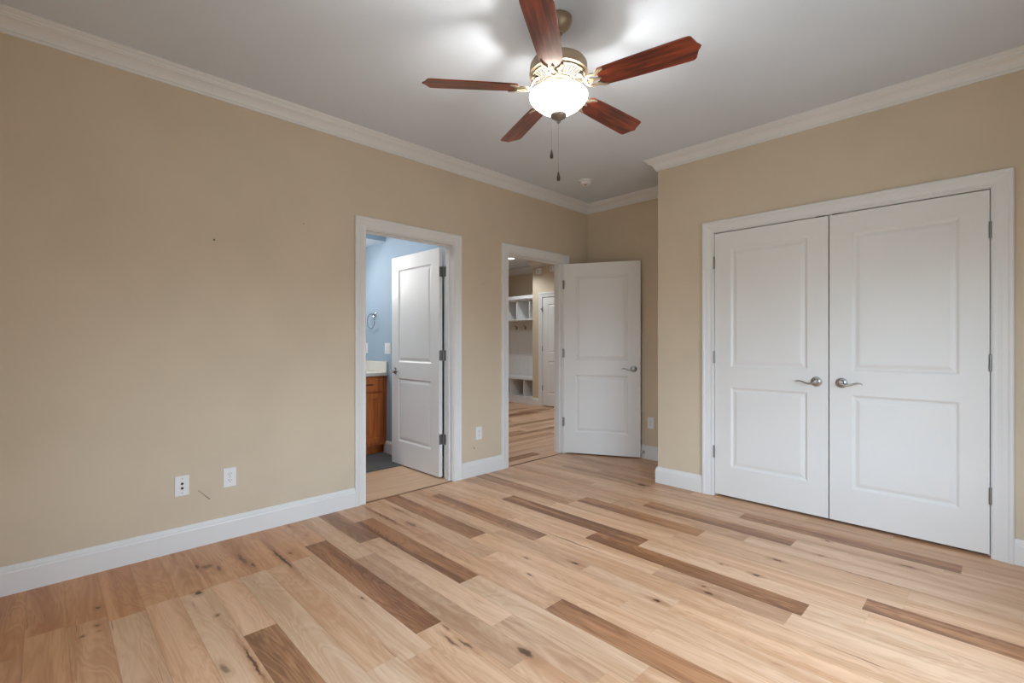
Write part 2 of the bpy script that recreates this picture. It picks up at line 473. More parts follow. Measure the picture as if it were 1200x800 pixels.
# bathroom floor, plain tan boards
m, nt, p = mat('tan_bath_floor')
tc = N(nt, 'ShaderNodeTexCoord'); mp = N(nt, 'ShaderNodeMapping', ins={'Vector': tc.outputs['Object'], 'Scale': (14, 1.4, 1)})
n_ = N(nt, 'ShaderNodeTexNoise', ins={'Vector': mp.outputs[0], 'Scale': 2.0, 'Detail': 5.0, 'Distortion': .6})
nt.links.new(mixc(nt, smooth(nt, n_.outputs['Fac'], .3, .7), (0.60, .385, .24), (0.68, .46, .30)), p.inputs['Base Color']); p.inputs['Roughness'].default_value = .4
bm = bmesh.new(); box(bm, -5.5, XL - .0061, .3, 2.7595, -.05, 0)
struct('floor_bathroom', bm, m)
# slim transition strips under the two doorways
for i, dd in ((11, D1), (12, D2)):
    bm = bmesh.new(); prism(bm, [(-.012, 0), (.012, 0), (.008, .004), (-.008, .004)], dd[0] + .002, dd[1] - .002, Matrix(((1, 0, 0, XL - .006), (0, 0, 1, 0), (0, 1, 0, 0), (0, 0, 0, 1))))
    struct('trim_%d' % i, bm, M_cherry if False else wood_simple('threshold_wood_%d' % i, (.16, .075, .035), (.26, .13, .065), (22, 1.5, 22)))

# ------------------------------------------------------------------ walls
bm = bmesh.new()      # left wall with its two doorways: room face tan, bathroom face blue


def lw(y0, y1, z0, z1):
    vs_ = box(bm, XB, XL, y0, y1, z0, z1)
    for f in {f for v in vs_ for f in v.link_faces}:
        c = f.calc_center_median()
        if abs(c.x - XB) < 1e-4 and c.y < 2.75: f.material_index = 1


a0, a1, at_ = D1[0] - JT, D1[1] + JT, D1[2] + JT
b0, b1, bt_ = D2[0] - JT, D2[1] + JT, D2[2] + JT
lw(YB, a0, 0, ZC); lw(a0, a1, at_, ZC); lw(a1, b0, 0, ZC); lw(b0, b1, bt_, ZC); lw(b1, YD + .115, 0, ZC)
struct('wall_left', bm, None, mats=[M_wall_l, M_blue])
bm = bmesh.new(); box(bm, XL + .0005, XC - .0005, YD, YD + .115, 0, ZC); struct('wall_alcove', bm, M_wall)
bm = bmesh.new()
c0, c1, ct = CL[0] - JT, CL[1] + JT, CL[2] + JT
box(bm, XC, c0, YC, YC + .115, 0, ZC); box(bm, c1, XR, YC, YC + .115, 0, ZC); box(bm, c0, c1, YC, YC + .115, ct, ZC)
box(bm, XC, XC + .115, YC + .115, YD + .115, 0, ZC)
struct('wall_closet', bm, M_wall)
bm = bmesh.new(); box(bm, XC + .115, XR, 4.38, 4.45, -.05, ZC); box(bm, XR, XR + .07, YC + .115, 4.45, -.05, ZC); struct('wall_closet_interior', bm, M_wall)
# right wall and wall behind the camera, each with window openings
bm = bmesh.new(); xs = [XL] + [v for w in WB for v in w] + [XR]
for i in range(0, len(xs), 2): box(bm, xs[i], xs[i + 1], YB - .115, YB, 0, ZC)
for w in WB: box(bm, *w, YB - .115, YB, 0, WZ[0]); box(bm, *w, YB - .115, YB, WZ[1], ZC)
struct('wall_back', bm, M_wall)
bm = bmesh.new(); ys = [YB] + [v for w in WR for v in w] + [YC]
for i in range(0, len(ys), 2): box(bm, XR, XR + .115, ys[i], ys[i + 1], 0, ZC)
for w in WR: box(bm, XR, XR + .115, *w, 0, WZ[0]); box(bm, XR, XR + .115, *w, WZ[1], ZC)
struct('wall_right', bm, M_wall)
k = 1
for w in WB:
    bm = bmesh.new()
    box(bm, w[0] - .08, w[0], YB, YB + .02, WZ[0] - .08, WZ[1] + .08); box(bm, w[1], w[1] + .08, YB, YB + .02, WZ[0] - .08, WZ[1] + .08)
    box(bm, w[0], w[1], YB, YB + .02, WZ[1], WZ[1] + .08); box(bm, w[0], w[1], YB, YB + .03, WZ[0] - .08, WZ[0])
    struct('window_%d' % k, bm, M_trim); k += 1
for w in WR:
    bm = bmesh.new()
    box(bm, XR - .02, XR, w[0] - .08, w[0], WZ[0] - .08, WZ[1] + .08); box(bm, XR - .02, XR, w[1], w[1] + .08, WZ[0] - .08, WZ[1] + .08)
    box(bm, XR - .02, XR, w[0], w[1], WZ[1], WZ[1] + .08); box(bm, XR - .03, XR, w[0], w[1], WZ[0] - .08, WZ[0])
    struct('window_%d' % k, bm, M_trim); k += 1
# ceiling over bedroom, hall and bathroom
bm = bmesh.new(); box(bm, -8.3, XR + .115, YB - .115, 7.4, ZC, ZC + .06); struct('ceiling', bm, M_ceil)
# bathroom shell
WBL = 2.64; XV = -5.30
bm = bmesh.new(); box(bm, XV, XB, WBL, 2.76, 0, ZC, mi=0)
for f in bm.faces:
    if f.calc_center_median().y > 2.7: f.material_index = 1
struct('wall_bathroom_right', bm, None, mats=[M_blue, M_wall])
bm = bmesh.new(); box(bm, XV - .1, XV, .3, 2.76, 0, ZC); struct('wall_bathroom_back', bm, M_blue)
bm = bmesh.new(); box(bm, XV, XB, .3, .4, 0, ZC); struct('wall_bathroom_left', bm, M_blue)
bm = bmesh.new(); box(bm, XV, -4.655, .4, WBL, 2.285, ZC)
for f in bm.faces:
    if f.calc_center_median().z < 2.3: f.material_index = 1
struct('wall_bathroom_soffit', bm, None, mats=[M_blue, M_ceil])
# hall shell
YE, XN, YN = 6.68, -6.25, 7.16
H5 = (-5.995, -5.23, 2.035)      # door in the hall's far wall
bm = bmesh.new()
box(bm, XN, H5[0] - JT, YE, YN, 0, ZC); box(bm, H5[1] + JT, XB - .001, YE, YE + .115, 0, ZC); box(bm, H5[0] - JT, H5[1] + JT, YE, YE + .115, H5[2] + JT, ZC)
box(bm, H5[0] - JT, H5[1] + JT, YE + .16, YE + .2, 0, H5[2] + .1)
struct('wall_hall_back', bm, M_wall)
bm = bmesh.new(); box(bm, -8.2, -3.5, YN, YN + .1, 0, ZC); struct('wall_hall_niche', bm, M_wall)
bm = bmesh.new(); box(bm, -8.3, -8.2, 2.76, YN + .1, 0, ZC); struct('wall_hall_left', bm, M_wall)
bm = bmesh.new(); box(bm, XB, XL, YD + .1155, YN, 0, ZC); struct('wall_hall_right', bm, M_wall)
bm = bmesh.new(); box(bm, -8.2, XV - .1, 2.66, 2.76, 0, ZC); struct('wall_hall_front', bm, M_wall)

# ------------------------------------------------------------------ crown moulding and baseboards
CROWN = [(0, ZC), (0, ZC - .094), (.012, ZC - .094), (.014, ZC - .080), (.020, ZC - .080), (.021, ZC - .074), (.026, ZC - .062), (.035, ZC - .050), (.047, ZC - .040), (.060, ZC - .034),
         (.062, ZC - .026), (.068, ZC - .026), (.072, ZC - .018), (.080, ZC - .014), (.082, ZC - .009), (.088, ZC - .009), (.088, ZC)]
BASE = [(0, 0), (.017, 0), (.017, .103), (.0145, .110), (.0145, .116), (.010, .124), (.007, .131), (.004, .135), (0, .135)]
flat = lambda x, y, h: Vector((x, y, h))
path = [(XR, YC), (XC, YC), (XC, YD), (XL, YD), (XL, .708)]
P, Mv = mitre(path); names = ['trim_2', 'trim_3', 'trim_4', 'trim_1']
for i in range(4):
    bm = bmesh.new(); sweep_seg(bm, P[i], Mv[i], P[i + 1], Mv[i + 1], CROWN, flat); struct(names[i], bm, M_trim)
bm = bmesh.new(); n = Vector((1, 0)); sweep_seg(bm, Vector((XL, .7071)), n, Vector((XL, YB)), n, CROWN, flat); struct('trim_5', bm, M_trim)


def base(name, p, ends=None):
    P_, M_ = mitre(p); bm = bmesh.new()
    for i in range(len(p) - 1): sweep_seg(bm, P_[i], M_[i], P_[i + 1], M_[i + 1], BASE, flat)
    struct(name, bm, M_trim)


CW_ = .085    # casing width
base('baseboard_left_front', [(XL, D1[0] - .005 - CW_), (XL, YB)])
base('baseboard_left_middle', [(XL, D2[0] - .005 - CW_), (XL, D1[1] + .005 + CW_)])
base('baseboard_alcove', [(CL[0] - .005 - CW_, YC), (XC, YC), (XC, YD), (XL, YD), (XL, D2[1] + .005 + CW_)])
base('baseboard_closet', [(XR, YC), (CL[1] + .005 + CW_, YC)])

# ------------------------------------------------------------------ door casings and jambs
CAS = [(0, 0), (0, .010), (.006, .012), (.014, .010), (.022, .010), (.040, .014), (.060, .017), (.068, .022), (.080, .022), (.085, .018), (.085, 0)]


def casing(name, s0, s1, top, f):
    r = .005
    # path with the surround on its left: start bottom right -> up -> left -> down, mirrored so that offset points outwards
    pth = [(s0 - r, 0), (s0 - r, top + r), (s1 + r, top + r), (s1 + r, 0)]
    P_, M_ = mitre(pth); bm = bmesh.new()
    for i in range(3): sweep_seg(bm, P_[i], M_[i], P_[i + 1], M_[i + 1], CAS, f)
    return struct(name, bm, M_trim)


def jamb(name, s0, s1, top, d0, d1, f, stop=None):
    bm = bmesh.new()

    def b(sa, sb, za, zb, da, db):
        c = [f(s, z, d) for s in (sa, sb) for z in (za, zb) for d in (da, db)]
        lo = [min(q[i] for q in c) for i in range(3)]; hi = [max(q[i] for q in c) for i in range(3)]
        box(bm, lo[0], hi[0], lo[1], hi[1], lo[2], hi[2])
    b(s0 - JT, s0, 0, top + JT, d0, d1); b(s1, s1 + JT, 0, top + JT, d0, d1); b(s0, s1, top, top + JT, d0, d1)
    if stop:
        e0, e1 = stop
        b(s0, s0 + .011, 0, top - .011, e0, e1); b(s1 - .011, s1, 0, top - .011, e0, e1); b(s0, s1, top - .011, top, e0, e1)
    return struct(name, bm, M_trim)


fl_ = lambda s, z, d: Vector((XL + d, s, z))                 # left wall: d > 0 into the bedroom
fb_ = lambda s, z, d: Vector((XB - d, s, z))                 # far side of the left wall
fc_ = lambda s, z, d: Vector((s, YC - d, z))                 # closet wall
fe_ = lambda s, z, d: Vector((s, YE - d, z))                 # far wall of the hall
casing('trim_6', *D1, fl_); casing('trim_7', *D2, fl_); casing('trim_8', *CL, fc_); casing('trim_9', *H5, fe_)
casing('trim_13', *D1, fb_); casing('trim_14', *D2, fb_)
jamb('trim_15', *D1, 0, -.116, fl_, (-.040, -.075)); jamb('trim_16', *D2, 0, -.116, fl_, (-.042, -.080))
jamb('trim_17', *CL, 0, -.115, fc_, (-.042, -.06)); jamb('trim_18', *H5, 0, -.115, fe_, (-.042, -.08))

# ------------------------------------------------------------------ doors


def door_mesh(w, h, t=.035):
    """x 0..w from the hinge, front face at y=0 looking to -y, back at y=t"""
    st, tr, br = .122, .128, .222
    p_lo = (br, .832); p_hi = (.988, h - tr)
    bm = bmesh.new()
    rings = [(0, 0), (.006, .0035), (.012, .0075), (.020, .0085), (.028, .0065), (.040, .0030), (.048, .0022)]
    for side in (0, 1):
        yy = (lambda d: d) if side == 0 else (lambda d: t - d)
        xs_ = [0, st, w - st, w]; zs_ = [0, p_lo[0], p_lo[1], p_hi[0], p_hi[1], h]
        grid = [[bm.verts.new((x, yy(0), z)) for z in zs_] for x in xs_]
        for i in range(3):
            for j in range(5):
                if i == 1 and j in (1, 3):
                    prev = [grid[1][j], grid[2][j], grid[2][j + 1], grid[1][j + 1]]
                    x0, x1, z0, z1 = st, w - st, zs_[j], zs_[j + 1]
                    for ins, dep in rings[1:]:
                        cur = [bm.verts.new(q) for q in ((x0 + ins, yy(dep), z0 + ins), (x1 - ins, yy(dep), z0 + ins), (x1 - ins, yy(dep), z1 - ins), (x0 + ins, yy(dep), z1 - ins))]
                        for a in range(4):
                            b = (a + 1) % 4; bm.faces.new((prev[a], prev[b], cur[b], cur[a]))
                        prev = cur
                    bm.faces.new(prev)
                else:
                    bm.faces.new((grid[i][j], grid[i + 1][j], grid[i + 1][j + 1], grid[i][j + 1]))
        if side == 0: g0 = grid
        else: g1 = grid
    for j in range(5):
        for i in (0, 3): bm.faces.new((g0[i][j], g0[i][j + 1], g1[i][j + 1], g1[i][j]))
    for i in range(3):
        for j in (0, 5): bm.faces.new((g0[i][j], g0[i + 1][j], g1[i + 1][j], g1[i][j]))
    return bm


def handle(parent, x, z, y, s, out=-1, w_t=.0):
    """rosette with a wavy lever; s = direction of the lever along x, out = -1 front / +1 back"""
    mt = Matrix.Translation((x, y, z)) @ Matrix.Rotation(PI / 2 if out < 0 else -PI / 2, 4, 'X')
    bm = bmesh.new()
    lathe(bm, [(0, .034), (.013, .033), (.015, .030), (.0145, .016), (.018, .012), (.024, .0105), (.031, .0085), (.0335, .004), (.0335, 0)], 28, mt)
    lathe(bm, [(0, .058), (.009, .057), (.0105, .052), (.0105, .012)], 16, mt)
    h = obj('door_handle', bm, M_nickel, parent, True)
    pts = [(-.010, .0), (.0, -.001), (.015, -.008), (.032, -.012), (.052, -.009), (.072, -.001), (.090, .004), (.106, .003), (.118, -.003)]
    bm = bmesh.new()
    tube(bm, [(x + s * a, y + out * (.050 - .010 * (a / .118) ** 2), z + b) for a, b in pts], [.007, .0105, .0100, .0090, .0082, .0075, .0068, .006, .004], 12, .75)
    obj('lever', bm, M_nickel, h, True)
    return h


def hinge(parent, x, y, z, leaf=None, m=None):
    """barrel with two leaves; leaf = list of boxes relative to the barrel axis"""
    bm = bmesh.new()
    for i in range(5):
        za = z - .0445 + i * .0178
        lathe(bm, [(.0068, za + .0174), (.0068, za)], 12, Matrix.Translation((x, y, 0)))
    lathe(bm, [(0, z + .049), (.004, z + .0475), (.0055, z + .044), (.0055, z - .044), (.004, z - .0475), (0, z - .049)], 10, Matrix.Translation((x, y, 0)))
    for b in (leaf or []): box(bm, x + b[0], x + b[1], y + b[2], y + b[3], z - .0445, z + .0445)
    return obj('hinge', bm, M_hinge, parent, True)


HZ = (1.812, 1.078, .343)


def make_door(name, w, h, loc, rotz, z0=.012, flip=False):
    """flip: hinge on the right when seen from the front"""
    bm = door_mesh(w, h)
    if flip:
        for v in bm.verts: v.co.x = -v.co.x
    o = obj(name, bm, M_door); o['kind'] = 'structure'
    o.location = (loc[0], loc[1], z0); o.rotation_euler = (0, 0, rotz)
    return o


# closet pair, opening into the room, faces flush with the wall
dw = .7545
dA = make_door('door_3', dw, 2.018, (CL[0] + .004, YC + .001), 0, .018)
dB = make_door('door_4', dw, 2.018, (CL[1] - .004, YC + .001), 0, .018, True)
handle(dA, dw - .068, .908, 0, -1); handle(dB, -(dw - .068), .908, 0, 1)
for z in HZ:
    hinge(dA, -.003, -.0072, z - .018); hinge(dB, .003, -.0072, z - .018)
# small ball catches in the head of the closet opening
for xx in (-.845, -.748):
    bm = bmesh.new(); box(bm, xx - .028, xx + .028, YC + .002, YC + .028, CL[2] - .004, CL[2] - .0002, .001)
    tag(obj('ball_catch', bm, M_knob), 'small dark ball catch over the %s closet door in the head jamb' % ('left' if xx < -.8 else 'right'), 'catch', 'catches above the closet doors')
# bedroom entry door, swung open towards the alcove
d2a = math.atan2(.375, .70)
d2 = make_door('door_2', .795, 2.018, (XL + .012, D2[1] + .004), d2a, .014)
handle(d2, .795 - .068, .905, 0, -1); handle(d2, .795 - .068, .905, .035, -1, 1)
for z in HZ: hinge(d2, -.005, -.004, z - .014, [(0, .012, .004, .008), (-.010, 0, .003, .007)])
# bathroom door, open at a right angle into the bathroom (seen face looks towards the camera)
d1 = make_door('door_1', .792, 2.006, (XB - .022, D1[1] - .041), PI, .014)
d1.rotation_euler = (0, 0, 0); d1.data.transform(Matrix.Scale(-1, 4, (1, 0, 0))); d1.data.flip_normals()
handle(d1, -(.792 - .066), .903, 0, 1); handle(d1, -(.792 - .066), .903, .035, 1, 1)
for z in HZ: hinge(d1, .009, .039, z - .014, [(-.0085, -.0065, -.038, -.002), (.002, .046, -.0005, .0015)])
# far hall door
d5 = make_door('door_5', .757, 2.018, (H5[0] + .004, YE + .001), 0, .014)
for i, z in enumerate(HZ):
    hh = hinge(d5, -.003, -.0072, z - .014)
bm = bmesh.new(); tube(bm, [(-.004, -.009, 1.80), (.012, -.03, 1.79), (.02, -.05, 1.785)], [.008, .007, .011], 8); tube(bm, [(-.004, -.009, 1.80), (-.03, -.03, 1.815)], [.006, .008], 8)
obj('hinge_stop', bm, M_hinge, d5, True)
base('baseboard_hall', [(H5[0] - .005 - CW_, YE), (XN - .001, YE)])
base('baseboard_hall_right', [(XB - .02, YE), (H5[1] + .005 + CW_, YE)])
base('baseboard_bathroom', [(XB, WBL), (-4.66, WBL)][::1])
hc = [(XB, YE), (XN, YE), (XN, YN), (-8.2, YN)]
P, Mv = mitre(hc); bm = bmesh.new()
for i in range(3): sweep_seg(bm, P[i], Mv[i], P[i + 1], Mv[i + 1], [(a * 1.15, ZC - (ZC - b) * 1.25) for a, b in CROWN], flat)
struct('trim_10', bm, M_trim)

# door stop on the alcove baseboard
t = thing('door_stop', 'small metal spring door stop on the white baseboard behind the open door', 'door stop', (-2.557, YD - .017, .068))
bm = bmesh.new(); lathe(bm, [(.011, .004), (.013, 0)], 16, Matrix.Rotation(PI / 2, 4, 'X')); obj('base', bm, M_nickel, t, True)
bm = bmesh.new()
hel = [(.0075 * math.cos(a), -.004 - .058 * a / (2 * PI * 9), .0075 * math.sin(a)) for a in [i * 2 * PI / 10 for i in range(91)]]
tube(bm, hel, .0016, 6); obj('spring', bm, M_nickel, t, True)
bm = bmesh.new(); lathe(bm, [(0, .080), (.008, .079), (.010, .074), (.010, .062), (0, .061)], 14, Matrix.Rotation(PI / 2, 4, 'X')); obj('rubber_tip', bm, M_plastic, t, True)

# ------------------------------------------------------------------ ceiling fan
FC = Vector((-1.474, 1.756, 0))
fan = thing('ceiling_fan', 'five-blade ceiling fan with mahogany blades and lit glass bowl hanging from the ceiling', 'ceiling fan', (FC.x, FC.y, ZC))
dz = -ZC


def fo(name, bm, m, parent=fan, sm=True, mats=None):
    for v in bm.verts: v.co.z += dz
    return obj(name, bm, m, parent, sm, mats)


bm = bmesh.new(); lathe(bm, [(.060, 2.7395), (.064, 2.735), (.064, 2.722), (.058, 2.705), (.044, 2.688), (.030, 2.677), (.022, 2.672), (.020, 2.664), (.014, 2.662)], 36); fo('canopy', bm, M_bronze)
bm = bmesh.new(); lathe(bm, [(.0115, 2.67), (.0115, 2.535)], 16); fo('downrod', bm, M_bronze)
bm = bmesh.new(); lathe(bm, [(.018, 2.556), (.024, 2.552), (.028, 2.540), (.060, 2.534), (.110, 2.529), (.128, 2.523), (.135, 2.512), (.1365, 2.500), (.1365, 2.478), (.139, 2.474), (.139, 2.468), (.132, 2.465), (.126, 2.464), (.118, 2.459), (.085, 2.444), (.072, 2.440)], 48)
fo('motor_housing', bm, M_bronze)
bm = bmesh.new()      # ribbed ring below the motor: raised ribs and sunk slots in one surface
NR = 44; rr = []
for i in range(NR):
    for da, up in ((-.23, .0), (-.21, .002), (.21, .002), (.23, .0)):
        a = 2 * PI * (i + da) / NR; c, s_ = math.cos(a), math.sin(a)
        rr.append([bm.verts.new((r * c, r * s_, z_ + (up if k in (1, 2) else 0))) for k, (r, z_) in enumerate(((.074, 2.434), (.080, 2.436), (.119, 2.453), (.127, 2.457)))])
for a_, b_ in zip(rr, rr[1:] + rr[:1]):
    for k in range(3): bm.faces.new((a_[k], b_[k], b_[k + 1], a_[k + 1])).material_index = 1 if (k == 1 and rr.index(a_) % 4 == 3) else 0
fo('vent_grille', bm, None, fan, False, [metal('vent_bronze', (0.115, 0.092, 0.062), 0.6, 0.0), metal('black_vent_slot', (0.006, 0.006, 0.006), 0.8, 0.0)])
bm = bmesh.new(); lathe(bm, [(.070, 2.448), (.073, 2.440), (.070, 2.430), (.060, 2.424), (.058, 2.400), (.066, 2.394), (.066, 2.386), (.045, 2.384)], 36); fo('switch_housing', bm, M_bronze)
# blades and their irons (angles as in the photo); pitched 13 degrees
PITCH = math.radians(-13); ZB = 2.40


def blade_bm():
    bm = bmesh.new(); uvl = bm.loops.layers.uv.new('UVMap')
    L0, L1 = .196, .645
    up = [(L0 + .010, .010), (L0 + .004, .020), (L0, .032), (L0 + .003, .045), (L0 + .014, .053), (.30, .0575), (.45, .062), (.585, .0655), (.605, .0655), (.613, .062), (.618, .055), (.622, .043), (.627, .030), (.632, .018), (.637, .010), (L1 - .002, .005)]
    pts = up + [(L1, 0)] + [(x, -y) for x, y in reversed(up)] + [(L0 + .002, 0)]
    prism(bm, pts, -.003, .003)
    bmesh.ops.bevel(bm, geom=[e for e in bm.edges if abs(e.verts[0].co.z - e.verts[1].co.z) < 1e-6], offset=.0012, segments=1, affect='EDGES')
    for f in bm.faces:
        for l in f.loops: l[uvl].uv = (l.vert.co.x, l.vert.co.y)
    return bm


def iron_bm():
    bm = bmesh.new()
    # arm from the motor, curving down and out
    tube(bm, [(.098, 0, .046), (.112, 0, .040), (.126, 0, .024), (.134, 0, .006), (.142, 0, -.004), (.150, 0, -.0075)], [.012, .011, .010, .010, .011, .012], 10, .6)
    # flat pierced medallion below the blade root : outer ring, hub, spokes, three prongs
    def arc(r0, r1, a0, a1, cx, n=18):
        pts = [(cx + r1 * math.cos(a0 + (a1 - a0) * i / n), r1 * math.sin(a0 + (a1 - a0) * i / n)) for i in range(n + 1)]
        pts += [(cx + r0 * math.cos(a1 + (a0 - a1) * i / n), r0 * math.sin(a1 + (a0 - a1) * i / n)) for i in range(n + 1)]
        prism(bm, pts, -.0095, -.0035)
    arc(.028, .039, math.radians(40), math.radians(320), .174)
    arc(.001, .013, 0, 2 * PI - .001, .174)
    for a in (PI, 2.3, -2.3):
        c, s = math.cos(a), math.sin(a)
        prism(bm, [(.174 + .010 * c - .004 * s, .010 * s + .004 * c), (.174 + .032 * c - .004 * s, .032 * s + .004 * c), (.174 + .032 * c + .004 * s, .032 * s - .004 * c), (.174 + .010 * c + .004 * s, .010 * s - .004 * c)], -.009, -.004)
    for sgn in (1, -1):
        pts = [(.190, .028), (.203, .024), (.216, .036), (.234, .044), (.238, .049), (.232, .053), (.212, .049), (.192, .037)]
        prism(bm, [(x, sgn * y) for x, y in pts], -.0095, -.0035)
    prism(bm, [(.180, .008), (.206, .006), (.216, 0), (.206, -.006), (.180, -.008)], -.009, -.0035)
    return bm


bb = None
for kk, ang in enumerate((-129.3, -57.3, 14.3, 86.7, 158.7)):
    ang = (-129.3, -57.4, 13.9, 88.0, 157.9)[kk]
    R = Matrix.Rotation(math.radians(ang), 4, 'Z') @ Matrix.Translation((0, 0, ZB - ZC)) @ Matrix.Rotation(PITCH, 4, 'X')
    if bb is None:
        bb = obj('blade', blade_bm(), M_mahog, fan); ii = obj('blade_iron', iron_bm(), M_brass, fan, True); b, i2 = bb, ii
    else:
        b = bb.copy(); col.objects.link(b); b.parent = fan; i2 = ii.copy(); col.objects.link(i2); i2.parent = fan
    b.matrix_local = R; i2.matrix_local = R
# frosted bowl, open at the top, with bulbs inside
m, nt, p = mat('lit_frosted_glass')
for n in list(nt.nodes):
    if n.type == 'BSDF_PRINCIPLED': nt.nodes.remove(n)
out = nt.nodes['Material Output']
tc = N(nt, 'ShaderNodeTexCoord'); ns = N(nt, 'ShaderNodeTexNoise', ins={'Vector': tc.outputs['Object'], 'Scale': 9.0, 'Detail': 3.0, 'Distortion': 1.5})
cg = mixc(nt, smooth(nt, ns.outputs['Fac'], .45, .72), (1.0, .95, .88), (1.0, .86, .70))
em = N(nt, 'ShaderNodeEmission', ins={0: cg, 1: 11.0}); tr = N(nt, 'ShaderNodeBsdfTranslucent', ins={0: (.30, .28, .25, 1)}); df = N(nt, 'ShaderNodeBsdfDiffuse', ins={0: (.6, .58, .54, 1)})
mx = N(nt, 'ShaderNodeMixShader', ins={0: .5, 1: tr.outputs[0], 2: df.outputs[0]}); ad = N(nt, 'ShaderNodeAddShader', ins={0: mx.outputs[0], 1: em.outputs[0]})
nt.links.new(ad.outputs[0], out.inputs[0]); M_bowl = m
bm = bmesh.new()
prof = [(.133, 2.375), (.1375, 2.371), (.139, 2.364), (.1365, 2.354), (.128, 2.341), (.114, 2.327), (.095, 2.312), (.074, 2.299), (.055, 2.289), (.041, 2.281), (.031, 2.277)]
lathe(bm, prof + [(r - .004 if r > .04 else r, z + .004) for r, z in reversed(prof)], 56, None, False)
fo('light_bowl', bm, M_bowl)
bm = bmesh.new(); lathe(bm, [(.036, 2.283), (.0385, 2.279), (.0385, 2.272), (.034, 2.266), (.022, 2.258), (.012, 2.254), (.0085, 2.250), (.0095, 2.246), (.0085, 2.241), (.005, 2.237), (0, 2.236)], 32); fo('finial', bm, M_pewter)
rt = Vector((math.cos(math.radians(45.58)), math.sin(math.radians(45.58)), 0))
for nm, off, ztop, zf in (('a', -.033, 2.268, 2.092), ('b', 0.0, 2.24, 1.985)):
    bm = bmesh.new(); q = rt * off
    z = ztop
    while z > zf + .018:
        bmesh.ops.create_icosphere(bm, subdivisions=1, radius=.0013, matrix=Matrix.Translation((q.x, q.y, z))); z -= .0042
    tube(bm, [(q.x, q.y, ztop), (q.x, q.y, zf + .015)], .0005, 5)
    ch = fo('pull_chain', bm, M_pewter)
    bm = bmesh.new(); lathe(bm, [(0, zf + .020), (.003, zf + .019), (.0045, zf + .012), (.0075, zf - .004), (.0082, zf - .012), (.007, zf - .020), (.003, zf - .023), (0, zf - .0235)], 16, Matrix.Translation((q.x, q.y, 0)))
    fo('chain_fob', bm, wood_simple('fob_wood_' + nm, (.035, .022, .014), (.07, .045, .028), (30, 30, 6)), ch)
for k in range(3):
    a = 2 * PI * k / 3 + .2
    l = bpy.data.lights.new('fan_bulb_light', 'POINT'); l.energy = 9; l.color = (1, .97, .92); l.shadow_soft_size = .016
    lo = bpy.data.objects.new('fan_bulb_light', l); col.objects.link(lo); lo.location = (FC.x + .052 * math.cos(a), FC.y + .052 * math.sin(a), 2.343)

# smoke detector
t = thing('smoke_detector', 'small round white smoke detector on the ceiling near the alcove', 'smoke detector', (-2.770, 3.70, ZC))
bm = bmesh.new(); lathe(bm, [(.062, 0), (.064, -.004), (.062, -.012), (.056, -.014)], 36); obj('mounting_base', bm, M_plastic, t, True)
bm = bmesh.new(); lathe(bm, [(.050, -.014), (.054, -.018), (.053, -.030), (.046, -.038), (.030, -.041), (0, -.042)], 36); cv = obj('cover', bm, M_plastic, t, True)
bm = bmesh.new(); lathe(bm, [(.010, -.0415), (.010, -.0432), (0, -.0435)], 16); obj('test_button', bm, M_dark, cv, True)

# ------------------------------------------------------------------ wall plates (built facing +x, plate centre at origin)


def plate_bm(w=.070, h=.115):
    bm = bmesh.new(); box(bm, 0, .0055, -w / 2, w / 2, -h / 2, h / 2, .002); return bm


def duplex(name, label, loc, rotz, group=None):
    t = thing(name, label, 'outlet', loc, rotz, group)
    obj('cover_plate', plate_bm(), M_plastic, t)
    for s in (1, -1):
        bm = bmesh.new(); zc = s * .0195
        pts = [(.0165 * math.cos(a), max(-.0135, min(.0135, .0175 * math.sin(a)))) for a in [2 * PI * i / 24 for i in range(24)]]
        prism(bm, [(x, y + zc) for x, y in pts], .004, .0075, Matrix(((0, 0, 1, 0), (1, 0, 0, 0), (0, 1, 0, 0), (0, 0, 0, 1))))
        so = obj('socket', bm, M_plastic, t)
        bm = bmesh.new()
        for yy, hh in ((-.0065, .0085), (.0065, .007)): box(bm, .0076, .0079, yy - .0012, yy + .0012, zc + .003 - hh / 2, zc + .003 + hh / 2)
        lathe(bm, [(.0024, .0079), (.0024, .0076)], 10, Matrix.Translation((0, 0, zc - .0075)) @ Matrix.Rotation(PI / 2, 4, 'Y'))
        obj('slot', bm, M_dark, so)
    bm = bmesh.new(); lathe(bm, [(0, .0068), (.003, .0064), (.0032, .005)], 12, Matrix.Rotation(PI / 2, 4, 'Y')); obj('screw', bm, M_nickel, t, True)
    return t


o1 = duplex('wall_outlet', 'white duplex outlet on the tan wall, right of the cable plate', (XL, .808, .371), 0, 'white duplex outlets')
o2 = dup(o1, (XL, 2.798, .376), 0, 'white duplex outlet on the tan wall between the two doorways', 'white duplex outlets')
o3 = dup(o1, (-2.487, YD, .370), -PI / 2, 'white duplex outlet on the shaded wall behind the open door', 'white duplex outlets')
t = thing('cable_plate', 'white wall plate with two round cable sockets, leftmost plate on the tan wall', 'wall plate', (XL, .565, .369))
obj('cover_plate', plate_bm(), M_plastic, t)
for zc in (.012, -.014):
    bm = bmesh.new(); RY = Matrix.Translation((0, 0, zc)) @ Matrix.Rotation(PI / 2, 4, 'Y')
    lathe(bm, [(.0075, .0075), (.0075, .004)], 6, RY); lathe(bm, [(.0045, .014), (.0045, .007)], 14, RY)
    obj('coaxial_socket', bm, M_knob, t)
for zc in (.042, -.042):
    bm = bmesh.new(); lathe(bm, [(0, .0068), (.003, .0064), (.0032, .005)], 12, Matrix.Translation((0, 0, zc)) @ Matrix.Rotation(PI / 2, 4, 'Y')); obj('screw', bm, M_nickel, t, True)

